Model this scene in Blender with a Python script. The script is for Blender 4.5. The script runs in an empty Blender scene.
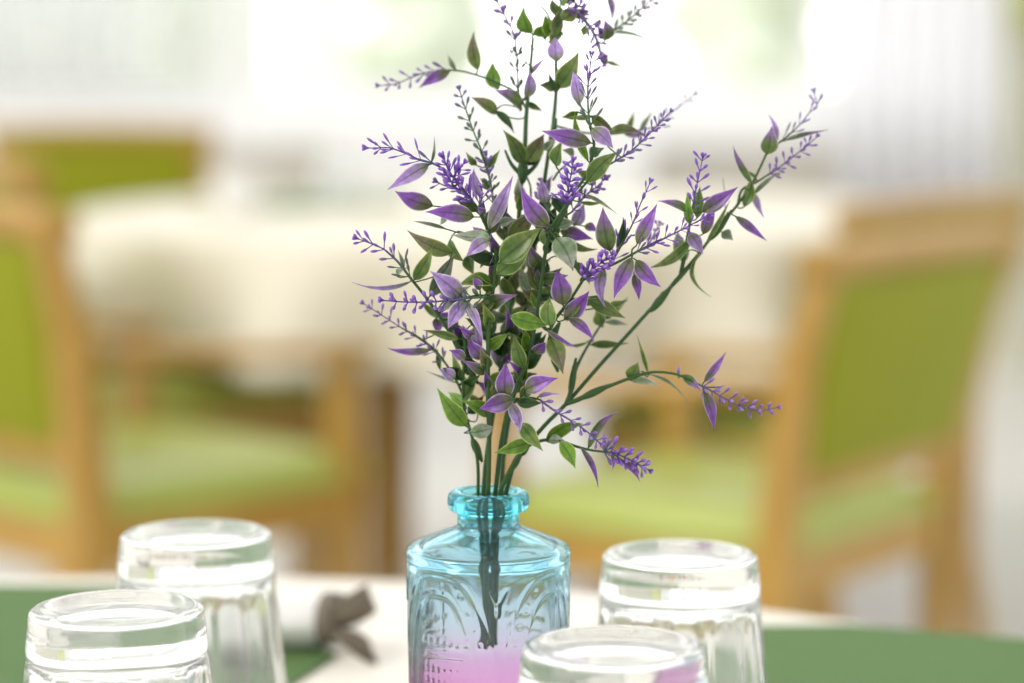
import bpy, bmesh, math, random
from mathutils import Vector, Matrix, noise
random.seed(7)
S = bpy.context.scene
COL = S.collection
HC = 1.03; PITCH = math.radians(6.63); F = 85/36*1024
TZ = 0.743                      # table surface height
PX = 0.9/F                      # size of one picture pixel at the vase, in metres

# ------------------------------------------------------------------ helpers
def at(px, py, Y):
    x = (px-512)/F; y = (341.5-py)/F
    d = Vector((x, math.cos(PITCH)+y*math.sin(PITCH), -math.sin(PITCH)+y*math.cos(PITCH)))
    t = Y/d.y
    return Vector((d.x*t, Y, HC+d.z*t))

def link(name, me, mat, parent=None, smooth=True):
    if mat is not None:
        for m in (mat if isinstance(mat, (list, tuple)) else [mat]): me.materials.append(m)
    if smooth:
        for p in me.polygons: p.use_smooth = True
    o = bpy.data.objects.new(name, me); COL.objects.link(o)
    if parent: o.parent = parent
    return o
def bmobj(name, bm, mat, parent=None, smooth=True):
    bmesh.ops.recalc_face_normals(bm, faces=bm.faces)
    me = bpy.data.meshes.new(name); bm.to_mesh(me); bm.free()
    return link(name, me, mat, parent, smooth)
def tag(o, label=None, cat=None, group=None, kind=None):
    if label: o['label'] = label
    if cat: o['category'] = cat
    if group: o['group'] = group
    if kind: o['kind'] = kind
    return o
def empty(name, loc=(0,0,0), rz=0):
    o = bpy.data.objects.new(name, None); COL.objects.link(o)
    o.location = loc; o.rotation_euler = (0,0,rz); o.empty_display_size = .05
    return o
def copy_tree(o, parent=None):
    c = o.copy(); COL.objects.link(c); c.parent = parent
    for ch in list(o.children): copy_tree(ch, c)
    return c
def bx(bm, x0,x1,y0,y1,z0,z1, bev=0, seg=2, M=None):
    r = bmesh.ops.create_cube(bm, size=1)
    vs = r['verts']
    bmesh.ops.scale(bm, vec=(x1-x0,y1-y0,z1-z0), verts=vs)
    bmesh.ops.translate(bm, vec=((x0+x1)/2,(y0+y1)/2,(z0+z1)/2), verts=vs)
    if M is not None: bmesh.ops.transform(bm, matrix=M, verts=vs)
    if bev:
        es = list({e for v in vs for e in v.link_edges})
        bmesh.ops.bevel(bm, geom=es, offset=bev, segments=seg, affect='EDGES', profile=.5)
def box(name, dims, mat, parent=None, bev=0, seg=2):
    bm = bmesh.new(); bx(bm, *dims, bev=bev, seg=seg)
    return bmobj(name, bm, mat, parent, smooth=False)
def prism_bar(bm, pts, w, d, bev=.004):
    """square-section bar swept through points (w across x, d across y)"""
    rings = []
    for k, p in enumerate(pts):
        ww, dd = (w[k], d[k]) if isinstance(w, (list,tuple)) else (w, d)
        p = Vector(p); c = .22
        ring = []
        for sx, sy in ((1-c,-1),(1,-1+c),(1,1-c),(1-c,1),(-1+c,1),(-1,1-c),(-1,-1+c),(-1+c,-1)):
            ring.append(bm.verts.new(p+Vector((sx*ww/2, sy*dd/2, 0))))
        rings.append(ring)
    for a, b in zip(rings, rings[1:]):
        for i in range(8): bm.faces.new((a[i], a[(i+1)%8], b[(i+1)%8], b[i]))
    bm.faces.new(rings[0][::-1]); bm.faces.new(rings[-1])
def tube(bm, pts, rads, n=7, cap=True, uvl=None, uvs=None):
    pts = [Vector(p) for p in pts]
    if not isinstance(rads, (list,tuple)): rads = [rads]*len(pts)
    t0 = (pts[1]-pts[0]).normalized()
    up = Vector((0,0,1)) if abs(t0.z) < .9 else Vector((1,0,0))
    nrm = t0.cross(up).normalized()
    rings = []
    for i, p in enumerate(pts):
        a = pts[max(i-1,0)]; b = pts[min(i+1,len(pts)-1)]
        t = (b-a).normalized()
        nrm = (nrm - t*nrm.dot(t)).normalized(); bn = t.cross(nrm)
        rings.append([bm.verts.new(p+(nrm*math.cos(2*math.pi*k/n)+bn*math.sin(2*math.pi*k/n))*rads[i]) for k in range(n)])
    for i, (a, b) in enumerate(zip(rings, rings[1:])):
        for k in range(n):
            f = bm.faces.new((a[k], a[(k+1)%n], b[(k+1)%n], b[k]))
            if uvl:
                f.loops[0][uvl].uv = uvs[i]; f.loops[1][uvl].uv = uvs[i]
                f.loops[2][uvl].uv = uvs[i+1]; f.loops[3][uvl].uv = uvs[i+1]
    if cap:
        for ring, uv in ((rings[0][::-1], 0), (rings[-1], -1)):
            f = bm.faces.new(ring)
            if uvl:
                for l in f.loops: l[uvl].uv = uvs[uv]
def smooth_path(pts, sub=5):
    """Catmull-Rom through the points; each point is a Vector of any size"""
    out = []
    n = len(pts)
    for i in range(n-1):
        p0 = pts[max(i-1,0)]; p1 = pts[i]; p2 = pts[i+1]; p3 = pts[min(i+2,n-1)]
        for k in range(sub):
            t = k/sub
            out.append(0.5*((2*p1)+(p2-p0)*t+(2*p0-5*p1+4*p2-p3)*t*t+(3*p1-p0-3*p2+p3)*t*t*t))
    out.append(pts[-1].copy())
    return out

# ------------------------------------------------------------------ materials
def sock(n, *names):
    for k in names:
        if k in n.inputs: return n.inputs[k]
def mat(name, col, rough=.5, spec=.5, bump=0, bscale=200, var=0, vscale=8, sheen=0, coat=0, weave=0):
    m = bpy.data.materials.new(name); m.use_nodes = True
    nt = m.node_tree; b = nt.nodes['Principled BSDF']
    b.inputs['Base Color'].default_value = (*col, 1)
    b.inputs['Roughness'].default_value = rough
    b.inputs['Specular IOR Level'].default_value = spec
    b.inputs['Coat Weight'].default_value = coat
    b.inputs['Sheen Weight'].default_value = sheen
    tc = nt.nodes.new('ShaderNodeTexCoord')
    if var:
        nz = nt.nodes.new('ShaderNodeTexNoise'); nz.inputs['Scale'].default_value = vscale
        nz.inputs['Detail'].default_value = 5
        nt.links.new(tc.outputs['Object'], nz.inputs['Vector'])
        mx = nt.nodes.new('ShaderNodeMix'); mx.data_type = 'RGBA'
        mx.inputs['A'].default_value = (*[c*(1-var) for c in col], 1)
        mx.inputs['B'].default_value = (*[min(1,c*(1+var)) for c in col], 1)
        nt.links.new(nz.outputs['Fac'], mx.inputs['Factor'])
        nt.links.new(mx.outputs['Result'], b.inputs['Base Color'])
    if bump:
        if weave:
            tx = nt.nodes.new('ShaderNodeTexWave'); tx.inputs['Scale'].default_value = bscale
            tx.inputs['Distortion'].default_value = 1.5; src = tx.outputs['Fac']
            tx2 = nt.nodes.new('ShaderNodeTexWave'); tx2.bands_direction = 'Y'; tx2.inputs['Scale'].default_value = bscale
            tx2.inputs['Distortion'].default_value = 1.5
            nt.links.new(tc.outputs['Object'], tx2.inputs['Vector'])
            ad = nt.nodes.new('ShaderNodeMath'); ad.operation = 'ADD'
            nt.links.new(tx.outputs['Fac'], ad.inputs[0]); nt.links.new(tx2.outputs['Fac'], ad.inputs[1]); src = ad.outputs[0]
        else:
            tx = nt.nodes.new('ShaderNodeTexNoise'); tx.inputs['Scale'].default_value = bscale; src = tx.outputs['Fac']
        nt.links.new(tc.outputs['Object'], tx.inputs['Vector'])
        bp = nt.nodes.new('ShaderNodeBump'); bp.inputs['Strength'].default_value = bump
        bp.inputs['Distance'].default_value = .001
        nt.links.new(src, bp.inputs['Height']); nt.links.new(bp.outputs['Normal'], b.inputs['Normal'])
    return m
def wood_mat(name, c1, c2):
    m = bpy.data.materials.new(name); m.use_nodes = True
    nt = m.node_tree; b = nt.nodes['Principled BSDF']
    tc = nt.nodes.new('ShaderNodeTexCoord'); mp = nt.nodes.new('ShaderNodeMapping')
    mp.inputs['Scale'].default_value = (30,30,3)
    nz = nt.nodes.new('ShaderNodeTexNoise'); nz.inputs['Scale'].default_value = 2; nz.inputs['Detail'].default_value = 6
    cr = nt.nodes.new('ShaderNodeValToRGB')
    cr.color_ramp.elements[0].position = .3; cr.color_ramp.elements[0].color = (*c1,1)
    cr.color_ramp.elements[1].position = .7; cr.color_ramp.elements[1].color = (*c2,1)
    L = nt.links.new
    L(tc.outputs['Object'], mp.inputs['Vector']); L(mp.outputs['Vector'], nz.inputs['Vector'])
    L(nz.outputs['Fac'], cr.inputs['Fac']); L(cr.outputs['Color'], b.inputs['Base Color'])
    b.inputs['Roughness'].default_value = .38
    return m
def leaf_mat(name, base, tip, edge, a=.3, b_=.7, rough=.34, vein=.55, trans=.22):
    m = bpy.data.materials.new(name); m.use_nodes = True
    nt = m.node_tree; N = nt.nodes; L = nt.links.new; b = N['Principled BSDF']; out = N['Material Output']
    uv = N.new('ShaderNodeUVMap'); sp = N.new('ShaderNodeSeparateXYZ'); L(uv.outputs['UV'], sp.inputs[0])
    nz = N.new('ShaderNodeTexNoise'); nz.inputs['Scale'].default_value = 260; nz.inputs['Detail'].default_value = 3
    tc = N.new('ShaderNodeTexCoord'); L(tc.outputs['Object'], nz.inputs['Vector'])
    ad = N.new('ShaderNodeMath'); ad.operation = 'MULTIPLY_ADD'; ad.inputs[1].default_value = .5
    L(nz.outputs['Fac'], ad.inputs[0]); 
    sb = N.new('ShaderNodeMath'); sb.operation = 'SUBTRACT'; sb.inputs[1].default_value = .25
    L(sp.outputs['X'], sb.inputs[0]); L(sb.outputs[0], ad.inputs[2])
    mr = N.new('ShaderNodeMapRange'); mr.interpolation_type = 'SMOOTHSTEP'
    mr.inputs['From Min'].default_value = a; mr.inputs['From Max'].default_value = b_
    L(ad.outputs[0], mr.inputs['Value'])
    mx = N.new('ShaderNodeMix'); mx.data_type = 'RGBA'
    mx.inputs['A'].default_value = (*base,1); mx.inputs['B'].default_value = (*tip,1)
    L(mr.outputs[0], mx.inputs['Factor'])
    # distance from the midrib
    s2 = N.new('ShaderNodeMath'); s2.operation = 'SUBTRACT'; s2.inputs[1].default_value = .5; L(sp.outputs['Y'], s2.inputs[0])
    ab = N.new('ShaderNodeMath'); ab.operation = 'ABSOLUTE'; L(s2.outputs[0], ab.inputs[0])
    me_ = N.new('ShaderNodeMapRange'); me_.inputs['From Min'].default_value = .41; me_.inputs['From Max'].default_value = .5
    L(ab.outputs[0], me_.inputs['Value'])
    mx2 = N.new('ShaderNodeMix'); mx2.data_type = 'RGBA'; mx2.inputs['B'].default_value = (*edge,1)
    L(me_.outputs[0], mx2.inputs['Factor']); L(mx.outputs['Result'], mx2.inputs['A'])
    mv = N.new('ShaderNodeMapRange'); mv.inputs['From Min'].default_value = .015; mv.inputs['From Max'].default_value = .09
    mv.inputs['To Min'].default_value = vein; mv.inputs['To Max'].default_value = 1; L(ab.outputs[0], mv.inputs['Value'])
    hs = N.new('ShaderNodeHueSaturation'); L(mx2.outputs['Result'], hs.inputs['Color'])
    oi = N.new('ShaderNodeObjectInfo')
    rv = N.new('ShaderNodeMapRange'); rv.inputs['To Min'].default_value = .8; rv.inputs['To Max'].default_value = 1.2
    L(oi.outputs['Random'], rv.inputs['Value'])
    n2 = N.new('ShaderNodeTexNoise'); n2.inputs['Scale'].default_value = 420; n2.inputs['Detail'].default_value = 4; L(tc.outputs['Object'], n2.inputs['Vector'])
    r2 = N.new('ShaderNodeMapRange'); r2.inputs['From Min'].default_value = .3; r2.inputs['From Max'].default_value = .7
    r2.inputs['To Min'].default_value = .72; r2.inputs['To Max'].default_value = 1.28; L(n2.outputs['Fac'], r2.inputs['Value'])
    m3 = N.new('ShaderNodeMath'); m3.operation = 'MULTIPLY'; L(r2.outputs[0], m3.inputs[0]); L(rv.outputs[0], m3.inputs[1]); rv = m3
    mu = N.new('ShaderNodeMath'); mu.operation = 'MULTIPLY'; L(rv.outputs[0], mu.inputs[0]); L(mv.outputs[0], mu.inputs[1])
    L(mu.outputs[0], hs.inputs['Value'])
    L(hs.outputs['Color'], b.inputs['Base Color'])
    b.inputs['Roughness'].default_value = rough; b.inputs['Specular IOR Level'].default_value = .4
    tr = N.new('ShaderNodeBsdfTranslucent'); L(hs.outputs['Color'], tr.inputs['Color'])
    ms = N.new('ShaderNodeMixShader'); ms.inputs[0].default_value = trans
    L(b.outputs[0], ms.inputs[1]); L(tr.outputs[0], ms.inputs[2]); L(ms.outputs[0], out.inputs['Surface'])
    return m
def bud_mat(name, green, purple, tip):
    m = bpy.data.materials.new(name); m.use_nodes = True
    nt = m.node_tree; N = nt.nodes; L = nt.links.new; b = N['Principled BSDF']
    uv = N.new('ShaderNodeUVMap'); sp = N.new('ShaderNodeSeparateXYZ'); L(uv.outputs['UV'], sp.inputs[0])
    a = N.new('ShaderNodeMix'); a.data_type = 'RGBA'; a.inputs['A'].default_value = (*purple,1); a.inputs['B'].default_value = (*tip,1)
    L(sp.outputs['Y'], a.inputs['Factor'])
    c = N.new('ShaderNodeMix'); c.data_type = 'RGBA'; c.inputs['A'].default_value = (*green,1)
    L(a.outputs['Result'], c.inputs['B']); L(sp.outputs['X'], c.inputs['Factor'])
    L(c.outputs['Result'], b.inputs['Base Color'])
    b.inputs['Roughness'].default_value = .5; b.inputs['Subsurface Weight'].default_value = 0
    return m
LM = {
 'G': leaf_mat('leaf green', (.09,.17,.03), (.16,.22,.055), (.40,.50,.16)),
 'B': leaf_mat('leaf bright green', (.12,.25,.02), (.16,.30,.035), (.45,.60,.13)),
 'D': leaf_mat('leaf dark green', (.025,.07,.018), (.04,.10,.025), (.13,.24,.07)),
 'O': leaf_mat('leaf olive', (.13,.18,.04), (.19,.17,.10), (.38,.44,.17)),
 'P': leaf_mat('leaf purple', (.11,.13,.045), (.23,.085,.40), (.56,.42,.70), a=.1, b_=.62),
 'L': leaf_mat('leaf lilac', (.20,.23,.12), (.36,.24,.52), (.70,.60,.80), a=.0, b_=.55),
 'M': leaf_mat('leaf green with purple tip', (.10,.16,.035), (.26,.13,.36), (.46,.42,.45), a=.3, b_=.85),
 'S': leaf_mat('leaf pale grey green', (.17,.25,.13), (.30,.33,.26), (.48,.54,.40)),
}
BM = {
 'v': bud_mat('flower vivid purple', (.05,.11,.04), (.10,.027,.29), (.30,.14,.56)),
 'm': bud_mat('flower purple', (.06,.12,.05), (.105,.045,.24), (.29,.17,.47)),
 'l': bud_mat('flower lilac', (.18,.24,.14), (.19,.12,.36), (.40,.32,.58)),
 'g': bud_mat('flower grey green', (.12,.19,.10), (.16,.15,.20), (.35,.32,.42)),
}
M_stem = mat('plastic stem green', (.028,.078,.018), spec=.3, rough=.5, var=.3, vscale=60)
M_wood = wood_mat('beech wood', (.37,.205,.03), (.47,.275,.05))
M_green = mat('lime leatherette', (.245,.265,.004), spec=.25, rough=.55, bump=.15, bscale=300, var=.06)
M_seat_sheen = mat('lime leatherette with seat sheen', (.36,.42,.07), rough=.32, bump=.12, bscale=300, var=.06)  # paler copy of the back's lime, window sheen put into the colour
M_cloth = mat('cream tablecloth', (.80,.755,.67), rough=.75, bump=.25, bscale=900, weave=1, var=.02)
M_cloth2 = mat('ivory tablecloth', (.74,.69,.57), rough=.6, bump=.2, bscale=500, weave=1)
M_mat = mat('green woven placemat', (.115,.225,.06), rough=.8, bump=.6, bscale=700, weave=1, var=.12, vscale=60)
M_napkin = mat('white napkin', (.82,.81,.78), rough=.85, bump=.3, bscale=600, weave=1)
M_bow = mat('grey brown ribbon', (.16,.13,.095), rough=.7, var=.3, vscale=200)
M_white = mat('white paint', (.88,.88,.87), rough=.45)
M_wall = mat('beige wall paint', (.74,.70,.62), rough=.7, var=.03)
M_pil = mat('pale olive wall paint', (.58,.57,.44), rough=.7, var=.03)
M_floor = mat('pale polished floor', (.60,.59,.56), rough=.3, var=.04, vscale=3)
M_blind = mat('yellow green fabric', (.62,.66,.20), rough=.8)
M_hedge = mat('washed-out garden foliage', (.78,.84,.70), rough=.8, var=.10, vscale=6)  # outdoor overexposure put into the colour, whiter than the leaves themselves
M_bark = mat('bark', (.25,.17,.1), rough=.9)
M_grass = mat('garden paving', (.60,.62,.55), rough=.9, var=.1)
M_render = mat('pale render', (.80,.80,.78), rough=.9, var=.1, vscale=4)
M_cup = mat('white porcelain', (.85,.85,.84), rough=.2)

def glass_mat(name, col=(1,1,1), rough=0.0, ior=1.5, ramp=None, wear=0):
    m = bpy.data.materials.new(name); m.use_nodes = True
    nt = m.node_tree; N = nt.nodes; L = nt.links.new
    N.remove(N['Principled BSDF']); out = N['Material Output']
    g = N.new('ShaderNodeBsdfGlass'); g.inputs['IOR'].default_value = ior; g.inputs['Roughness'].default_value = rough
    g.inputs['Color'].default_value = (*col,1)
    L(g.outputs[0], out.inputs['Surface'])
    if wear:       # fine wear on old pressed glass
        df = N.new('ShaderNodeBsdfDiffuse'); df.inputs['Color'].default_value = (.86,.87,.85,1)
        tl = N.new('ShaderNodeBsdfTranslucent'); tl.inputs['Color'].default_value = (.86,.87,.85,1)
        a1 = N.new('ShaderNodeMixShader'); L(df.outputs[0], a1.inputs[1]); L(tl.outputs[0], a1.inputs[2])
        a2 = N.new('ShaderNodeMixShader'); a2.inputs[0].default_value = wear
        L(g.outputs[0], a2.inputs[1]); L(a1.outputs[0], a2.inputs[2]); L(a2.outputs[0], out.inputs['Surface'])
    if ramp:
        tc = N.new('ShaderNodeTexCoord'); sp = N.new('ShaderNodeSeparateXYZ'); L(tc.outputs['Object'], sp.inputs[0])
        nz = N.new('ShaderNodeTexNoise'); nz.inputs['Scale'].default_value = 25; L(tc.outputs['Object'], nz.inputs['Vector'])
        ma = N.new('ShaderNodeMath'); ma.operation = 'MULTIPLY_ADD'; ma.inputs[1].default_value = .010
        L(nz.outputs['Fac'], ma.inputs[0]); L(sp.outputs['Z'], ma.inputs[2])
        mr = N.new('ShaderNodeMapRange'); mr.inputs['From Max'].default_value = .135; L(ma.outputs[0], mr.inputs['Value'])
        cr = N.new('ShaderNodeValToRGB'); els = cr.color_ramp.elements
        els[0].position = ramp[0][0]; els[0].color = (*ramp[0][1],1)
        els[1].position = ramp[-1][0]; els[1].color = (*ramp[-1][1],1)
        for p, c in ramp[1:-1]:
            e = els.new(p); e.color = (*c,1)
        L(mr.outputs[0], cr.inputs['Fac']); L(cr.outputs['Color'], g.inputs['Color'])
    return m
M_glass = glass_mat('clear glass', (.985,.99,.985), wear=.10)
M_vase = glass_mat('blue to pink glass', wear=.03, ramp=[(.0,(.90,.70,.90)), (.42,(.90,.71,.91)), (.47,(.91,.83,.94)), (.56,(.85,.90,.955)), (.70,(.78,.885,.945)), (.86,(.69,.88,.92)), (.91,(.52,.84,.885)), (1,(.50,.83,.88))])
M_pane = glass_mat('window glass', (1,1,1), ior=1.02)

# ------------------------------------------------------------------ world: a bright sky, brightest behind the windows
w = bpy.data.worlds.new('sky'); S.world = w; w.use_nodes = True
nt = w.node_tree; N = nt.nodes; L = nt.links.new; bg = N['Background']
tc = N.new('ShaderNodeTexCoord'); sp = N.new('ShaderNodeSeparateXYZ'); L(tc.outputs['Generated'], sp.inputs[0])
m1 = N.new('ShaderNodeMapRange'); m1.interpolation_type = 'SMOOTHSTEP'
m1.inputs['From Min'].default_value = -.1; m1.inputs['From Max'].default_value = 1
m1.inputs['To Min'].default_value = 0; m1.inputs['To Max'].default_value = .95
L(sp.outputs['Y'], m1.inputs['Value'])
zz = N.new('ShaderNodeMapRange'); zz.interpolation_type = 'SMOOTHSTEP'
zz.inputs['From Min'].default_value = 0; zz.inputs['From Max'].default_value = .8
zz.inputs['To Min'].default_value = 1.18; zz.inputs['To Max'].default_value = .72
L(sp.outputs['Z'], zz.inputs['Value'])
mm = N.new('ShaderNodeMath'); mm.operation = 'ADD'; L(m1.outputs[0], mm.inputs[0]); L(zz.outputs[0], mm.inputs[1]); m1 = mm
L(m1.outputs[0], bg.inputs['Strength']); bg.inputs['Color'].default_value = (1,.995,.98,1)

# ------------------------------------------------------------------ camera
cd = bpy.data.cameras.new('camera'); cam = bpy.data.objects.new('camera', cd); COL.objects.link(cam)
cam.location = (0,0,HC); cam.rotation_euler = (math.pi/2-PITCH, 0, 0)
cd.lens = 85; cd.sensor_width = 36; cd.clip_start = .05; cd.clip_end = 200
cd.dof.use_dof = True; cd.dof.focus_distance = .885; cd.dof.aperture_fstop = 4.0
S.camera = cam

added_key = bpy.data.lights.new('added_key', 'SUN'); added_key.energy = 1.5; added_key.angle = math.radians(20); added_key.color = (1,.97,.9)  # soft key from the front left, added to give form, no visible source
so = bpy.data.objects.new('added_key', added_key); COL.objects.link(so)
so.rotation_euler = Vector((.75,.35,-.68)).to_track_quat('-Z','Y').to_euler()

# ------------------------------------------------------------------ room shell
def struct(o): return tag(o, kind='structure')
struct(box('floor', (-6,6,-2.5,8.1,-.1,0), M_floor))
WY = 8.0
bm = bmesh.new(); bx(bm, -6,1.60,WY,WY+.2,0,.745); struct(bmobj('wall_back', bm, M_wall, smooth=False))
bm = bmesh.new(); bx(bm, 1.60,6,WY-.02,WY+.2,0,3.0); struct(bmobj('wall_right', bm, M_pil, smooth=False))
bm = bmesh.new(); bx(bm, -6,1.60,WY-.10,WY+.26,.745,.86,bev=.01); struct(bmobj('trim_1', bm, M_white, smooth=False))   # sill
bm = bmesh.new(); bx(bm, -6,1.60,WY-.02,WY,0,.10); struct(bmobj('baseboard_back', bm, M_white, smooth=False))
def window(n, x0, x1, bars=()):
    o = struct(empty('window_%d' % n, ((x0+x1)/2, WY+.08, .86)))
    cx = (x0+x1)/2; bm = bmesh.new(); h = 2.0; t = .07
    for a, b, c, d in ((x0,x0+t,0,h),(x1-t,x1,0,h),(x0+t,x1-t,0,t+.02),(x0+t,x1-t,h-t,h)):
        bx(bm, a-cx,b-cx,-.04,.04,c,d, bev=.006)
    for q in bars: bx(bm, q-cx-.02,q-cx+.02,-.035,.035,t,h-t, bev=.004)
    bmobj('window_frame', bm, M_white, o, smooth=False)
    bm = bmesh.new(); bx(bm, x0+t-cx,x1-t-cx,-.006,.006,t+.02,h-t); bmobj('window_pane', bm, M_pane, o, smooth=False)
window(1, -6, -3.3); window(2, -3.3, -.62, bars=(-1.0,)); window(3, -.62, .36); window(4, .36, 1.60, bars=(1.0,))
bm = bmesh.new(); bx(bm, -6,6,WY,WY+.2,2.86,3.1); struct(bmobj('wall_lintel_back', bm, M_white, smooth=False))

# curtains: wavy sheets
def curtain(name, x0, x1, z0, z1, y, m, label, cat, amp=.03, wl=.09):
    bm = bmesh.new(); n = int((x1-x0)/wl*10); rows = 6; g = []
    for j in range(rows+1):
        z = z0+(z1-z0)*j/rows
        g.append([bm.verts.new((x0+(x1-x0)*i/n - (x0+x1)/2, amp*math.sin(i/n*(x1-x0)/wl*2*math.pi)*(1-.35*j/rows), z-z0)) for i in range(n+1)])
    for j in range(rows):
        for i in range(n): bm.faces.new((g[j][i], g[j][i+1], g[j+1][i+1], g[j+1][i]))
    o = bmobj(name, bm, m); o.location = ((x0+x1)/2, y, z0)
    md = o.modifiers.new('thickness', 'SOLIDIFY'); md.thickness = .002
    return tag(o, label, cat)
def sheer(name, col, tfac):
    m = bpy.data.materials.new(name); m.use_nodes = True; nt = m.node_tree; N = nt.nodes; L = nt.links.new
    b = N['Principled BSDF']; b.inputs['Base Color'].default_value = (*col,1); b.inputs['Roughness'].default_value = .9
    tr = N.new('ShaderNodeBsdfTranslucent'); tr.inputs['Color'].default_value = (*col,1)
    tp = N.new('ShaderNodeBsdfTransparent')
    a = N.new('ShaderNodeMixShader'); a.inputs[0].default_value = .5; L(b.outputs[0], a.inputs[1]); L(tr.outputs[0], a.inputs[2])
    c = N.new('ShaderNodeMixShader'); L(a.outputs[0], c.inputs[1]); L(tp.outputs[0], c.inputs[2]); c.inputs[0].default_value = tfac
    if tfac > .2:
        tc = N.new('ShaderNodeTexCoord'); v = N.new('ShaderNodeTexVoronoi'); v.inputs['Scale'].default_value = 9
        L(tc.outputs['Object'], v.inputs['Vector'])
        mr = N.new('ShaderNodeMapRange'); mr.inputs['From Max'].default_value = .6; mr.inputs['To Min'].default_value = .15; mr.inputs['To Max'].default_value = .6
        L(v.outputs['Distance'], mr.inputs['Value']); L(mr.outputs[0], c.inputs[0])
    L(c.outputs[0], N['Material Output'].inputs['Surface'])
    return m
curtain('lace_curtain', -3.2, -1.05, .93, 2.8, WY-.03, sheer('lace', (.80,.82,.80), .35), 'grey-white lace curtain hanging across the left window', 'curtain', amp=.02)
curtain('white_curtain', 1.03, 1.56, .56, 2.8, WY-.26, sheer('white voile', (.95,.95,.97), .1), 'bright white curtain hanging at the right end of the window', 'curtain')
curtain('roman_blind', 1.62, 2.15, 1.13, 2.8, WY-.12, M_blind, 'yellow-green blind at the top right corner', 'blind', amp=.01)

# white cabinet under the window
cab = empty('low_cabinet', (-.06, WY-.42, 0)); tag(cab, 'low white cabinet below the window, behind the flowers', 'cabinet')
bm = bmesh.new(); bx(bm, -.48,.48,-.2,.2,.06,.74,bev=.006); bx(bm,-.50,.50,-.22,.22,.74,.77,bev=.006); bx(bm,-.45,.45,-.17,.17,0,.06); bmobj('body', bm, M_white, cab, smooth=False)
for s in (-1,1):
    bm = bmesh.new(); bx(bm, min(s*.01,s*.46),max(s*.01,s*.46),-.222,-.2,.09,.72,bev=.004); d = bmobj('door', bm, M_white, cab, smooth=False)
    bm = bmesh.new(); tube(bm, [(s*.05,-.235,.45),(s*.05,-.245,.47),(s*.05,-.245,.55),(s*.05,-.235,.57)], .006); bmobj('handle', bm, mat('steel',(.6,.6,.6),.3), d)

# ------------------------------------------------------------------ garden behind the glass
struct(box('ground_outside', (-30,30,8.3,60,-.35,-.2), M_grass))
def shrub(x, y, r, h, label):
    o = empty('garden_tree', (x,y,-.2)); tag(o, label, 'tree', 'garden trees outside the window')
    bm = bmesh.new(); rnd = random.Random(int(x*100)+5)
    for k in range(16):
        c = Vector((rnd.uniform(-r,r)*.6, rnd.uniform(-r,r)*.6, rnd.uniform(.3*h,h)))
        rr = rnd.uniform(.45,.75)*r
        res = bmesh.ops.create_icosphere(bm, subdivisions=3, radius=rr, matrix=Matrix.Translation(c))
        for v in res['verts']:
            v.co += (v.co-c).normalized()*noise.noise(v.co*7)*.22*rr*2
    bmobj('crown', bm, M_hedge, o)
    bm = bmesh.new(); tube(bm, [(0,0,0),(.02,0,.3*h),(0,.03,.7*h)], [.09,.07,.04], n=8); bmobj('trunk', bm, M_bark, o)
shrub(-.75, 14.5, .5, 2.2, 'pale green tree seen through the middle window, left of the flowers')
shrub(1.35, 14.0, .45, 2.0, 'pale green tree seen through the window right of the flowers')
shrub(-2.15, 16.0, .25, 2.1, 'slim pale green tree seen at the edge of the lace curtain')
gw = tag(box('garden_wall', (-9,-1.9,19,19.3,-.2,2.4), M_render, bev=.02), 'pale grey garden wall seen through the left window', 'wall')

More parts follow.
